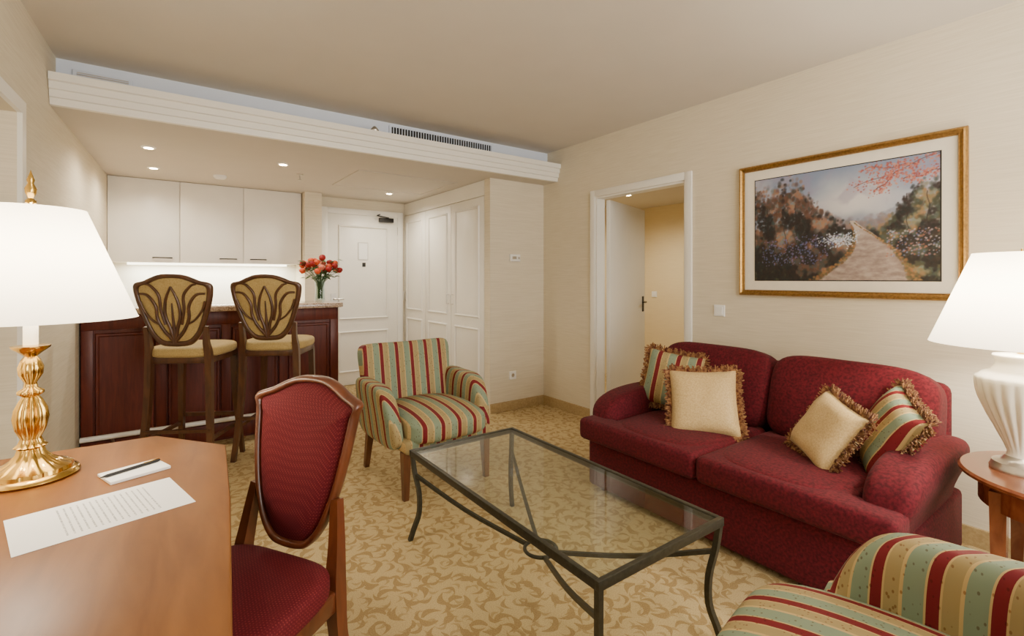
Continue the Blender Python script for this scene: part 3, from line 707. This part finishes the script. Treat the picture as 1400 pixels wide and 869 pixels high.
# desk lamp
dl=E('desk_lamp',(-0.30,1.86,0.75)); B=M['brass']
lathe('base',[(0.10,0),(0.104,0.006),(0.10,0.014),(0.088,0.018),(0.086,0.028),(0.070,0.034),(0.045,0.050),(0.030,0.068),(0.026,0.082),(0.034,0.088),(0.026,0.094),(0.020,0.11),(0.030,0.135),(0.035,0.165),(0.032,0.19),(0.022,0.215),(0.016,0.225),(0.026,0.232),(0.026,0.240),(0.014,0.248),(0.012,0.262),(0.024,0.285),(0.026,0.305),(0.020,0.325),(0.013,0.335),(0.024,0.345),(0.040,0.358),(0.042,0.364),(0.014,0.366)],B,dl,n=72,flute=(12,0.22,0.015,0.33))
lathe('candle_sleeve',[(0.016,0.366),(0.016,0.42),(0.014,0.425),(0.006,0.43)],M['ceramic'],dl,n=20)
lathe('harp_stem',[(0.003,0.42),(0.003,0.755)],B,dl,n=10)
lathe('shade',[(0.237,0.435),(0.235,0.437),(0.118,0.742),(0.120,0.742)],M['shade'],dl,n=64)
lathe('finial',[(0.003,0.75),(0.012,0.757),(0.012,0.764),(0.005,0.77),(0.012,0.785),(0.013,0.797),(0.006,0.812),(0.009,0.82),(0.004,0.835),(0.0,0.85)],B,dl,n=20)
for i in range(3): 
    t=i*2.094; sweep('spider_%d'%i,[(0,0,0.735),(0.117*math.cos(t),0.117*math.sin(t),0.735)],0.002,B,dl,6,res=1)
point('bulb_light',(0,0,0.56),24,(1,0.90,0.74),0.05,dl)
# ---------------- side table + lamp ----------------
st=E('side_table',(2.625,0.215,0)); W=M['tablew']
lathe('top',[(0.0,0.548),(0.29,0.548),(0.305,0.555),(0.318,0.562),(0.320,0.572),(0.312,0.580),(0.0,0.580)],W,st,n=72,ang=30)
lathe('apron',[(0.262,0.46),(0.262,0.548)],W,st,n=60)
for i in range(4):
    t=math.radians(45+90*i); u,v=math.cos(t),math.sin(t)
    sweep('leg_%d'%i,[(u*0.25,v*0.25,0.53),(u*0.25,v*0.25,0.3),(u*0.26,v*0.26,0)],0.02,W,st,4,res=1,rad=[0.026,0.022,0.015])
lathe('shelf',[(0,0.17),(0.19,0.17),(0.20,0.178),(0.19,0.186),(0,0.186)],W,st,n=48)
sl=E('table_lamp',(2.60,0.355,0.58))
lathe('base',[(0.088,0),(0.09,0.008),(0.085,0.016),(0.082,0.030),(0.060,0.036),(0.05,0.046),(0.045,0.055)],M['steel'],sl,n=40)
lathe('urn_body',[(0.043,0.055),(0.040,0.07),(0.050,0.10),(0.063,0.13),(0.075,0.16),(0.091,0.195),(0.105,0.23),(0.118,0.265),(0.126,0.295),(0.131,0.33),(0.131,0.345),(0.118,0.352),(0.112,0.36),(0.085,0.375),(0.074,0.395),(0.072,0.41),(0.082,0.425),(0.080,0.432),(0.03,0.437)],M['ceramic'],sl,n=160,flute=(22,0.10,0.08,0.335),ang=80)
lathe('neck',[(0.014,0.437),(0.014,0.50),(0.02,0.505),(0.02,0.54)],B,sl,n=20)
lathe('shade',[(0.268,0.47),(0.266,0.472),(0.137,0.815),(0.139,0.815)],M['shade'],sl,n=64)
for i in range(3): 
    t=i*2.094; sweep('spider_%d'%i,[(0,0,0.80),(0.137*math.cos(t),0.137*math.sin(t),0.80)],0.002,B,sl,6,res=1)
lathe('harp',[(0.003,0.54),(0.003,0.83)],B,sl,n=10)
point('bulb_light',(0.0,0,0.62),38,(1,0.90,0.74),0.05,sl)
# ---------------- desk chair ----------------
dc=E('desk_chair',(0.125,1.45,0),-58); W=M['chairw']; F=M['chairfab']
half=[(0.03,0.50),(0.075,0.515),(0.12,0.57),(0.155,0.66),(0.178,0.76),(0.192,0.85),(0.198,0.895),(0.208,0.918),(0.198,0.932),(0.15,0.948),(0.10,0.972),(0.045,0.988)]
out=[(x,z) for x,z in half]+[(-x,z) for x,z in half[::-1]]
out=[(p[0],p[1]) for p in catmull(out,3,True)]
inn=[(x*0.89,0.75+(z-0.75)*0.915) for x,z in out]
f=lambda x,y,z:(x,y+0.215+(z-0.5)*0.20-0.5*x*x,z)
ringprism('back_frame',out,inn,-0.018,0.02,W,dc,f)
pufflet('back_pad_front',inn,-0.008,-0.034,F,dc,f); pufflet('back_pad_rear',inn,0.008,0.012,F,dc,f)
puff('seat_pad',(0,-0.02,0.455),(0.235,0.225,0.045),F,dc,5,12,None,lambda p:Vector((p.x*(1.0-0.10*p.y),p.y,p.z)))
prism('seat_rail',[(-0.24,-0.235),(0.24,-0.235),(0.20,0.20),(-0.20,0.20)],0.37,0.43,W,dc,0.008)
for q,nm in((-1,'l'),(1,'r')):
    sweep('rear_leg_'+nm,[(q*0.20,0.30,0),(q*0.19,0.215,0.25),(q*0.185,0.20,0.42),(q*0.175,0.215,0.54),(q*0.16,0.232,0.66)],0.02,W,dc,4,res=4,rad=[0.016,0.019,0.022,0.018,0.014])
    sweep('front_leg_'+nm,[(q*0.215,-0.21,0.40),(q*0.21,-0.205,0.2),(q*0.21,-0.21,0)],0.02,W,dc,4,res=3,rad=[0.024,0.02,0.014])
# ---------------- lights, world, camera ----------------
area('added_rear_fill',(1.6,-1.66,1.4),(90,0,0),2.3,1.7,112,(1,0.96,0.90))  # added area fill across the rear opening, standing in for daylight
cf=E('added_ceiling_fill',(1.3,-0.3,CE)); lathe('dome',[(0.0,-0.09),(0.10,-0.08),(0.17,-0.05),(0.19,-0.01),(0.19,0)],emis('fill_opal_glass',c(255,245,230),2),cf,n=40)  # added glowing fixture, out of view, to brighten the room
point('lamp',(0,0,-0.16),46,(1,0.92,0.81),0.15,cf)  # fill light of the added fixture
w=bpy.data.worlds.new('World'); bpy.context.scene.world=w; w.use_nodes=True
w.node_tree.nodes['Background'].inputs[0].default_value=(0.85,0.9,1,1); w.node_tree.nodes['Background'].inputs[1].default_value=1.0
cam=bpy.data.cameras.new('Camera'); co=bpy.data.objects.new('Camera',cam); C.objects.link(co)
co.location=(0,0,1.3); co.rotation_euler=(math.radians(90),0,math.radians(-35.7))
cam.lens=17.0; cam.sensor_width=36; cam.shift_y=-0.0389; cam.clip_start=0.03
bpy.context.scene.camera=co
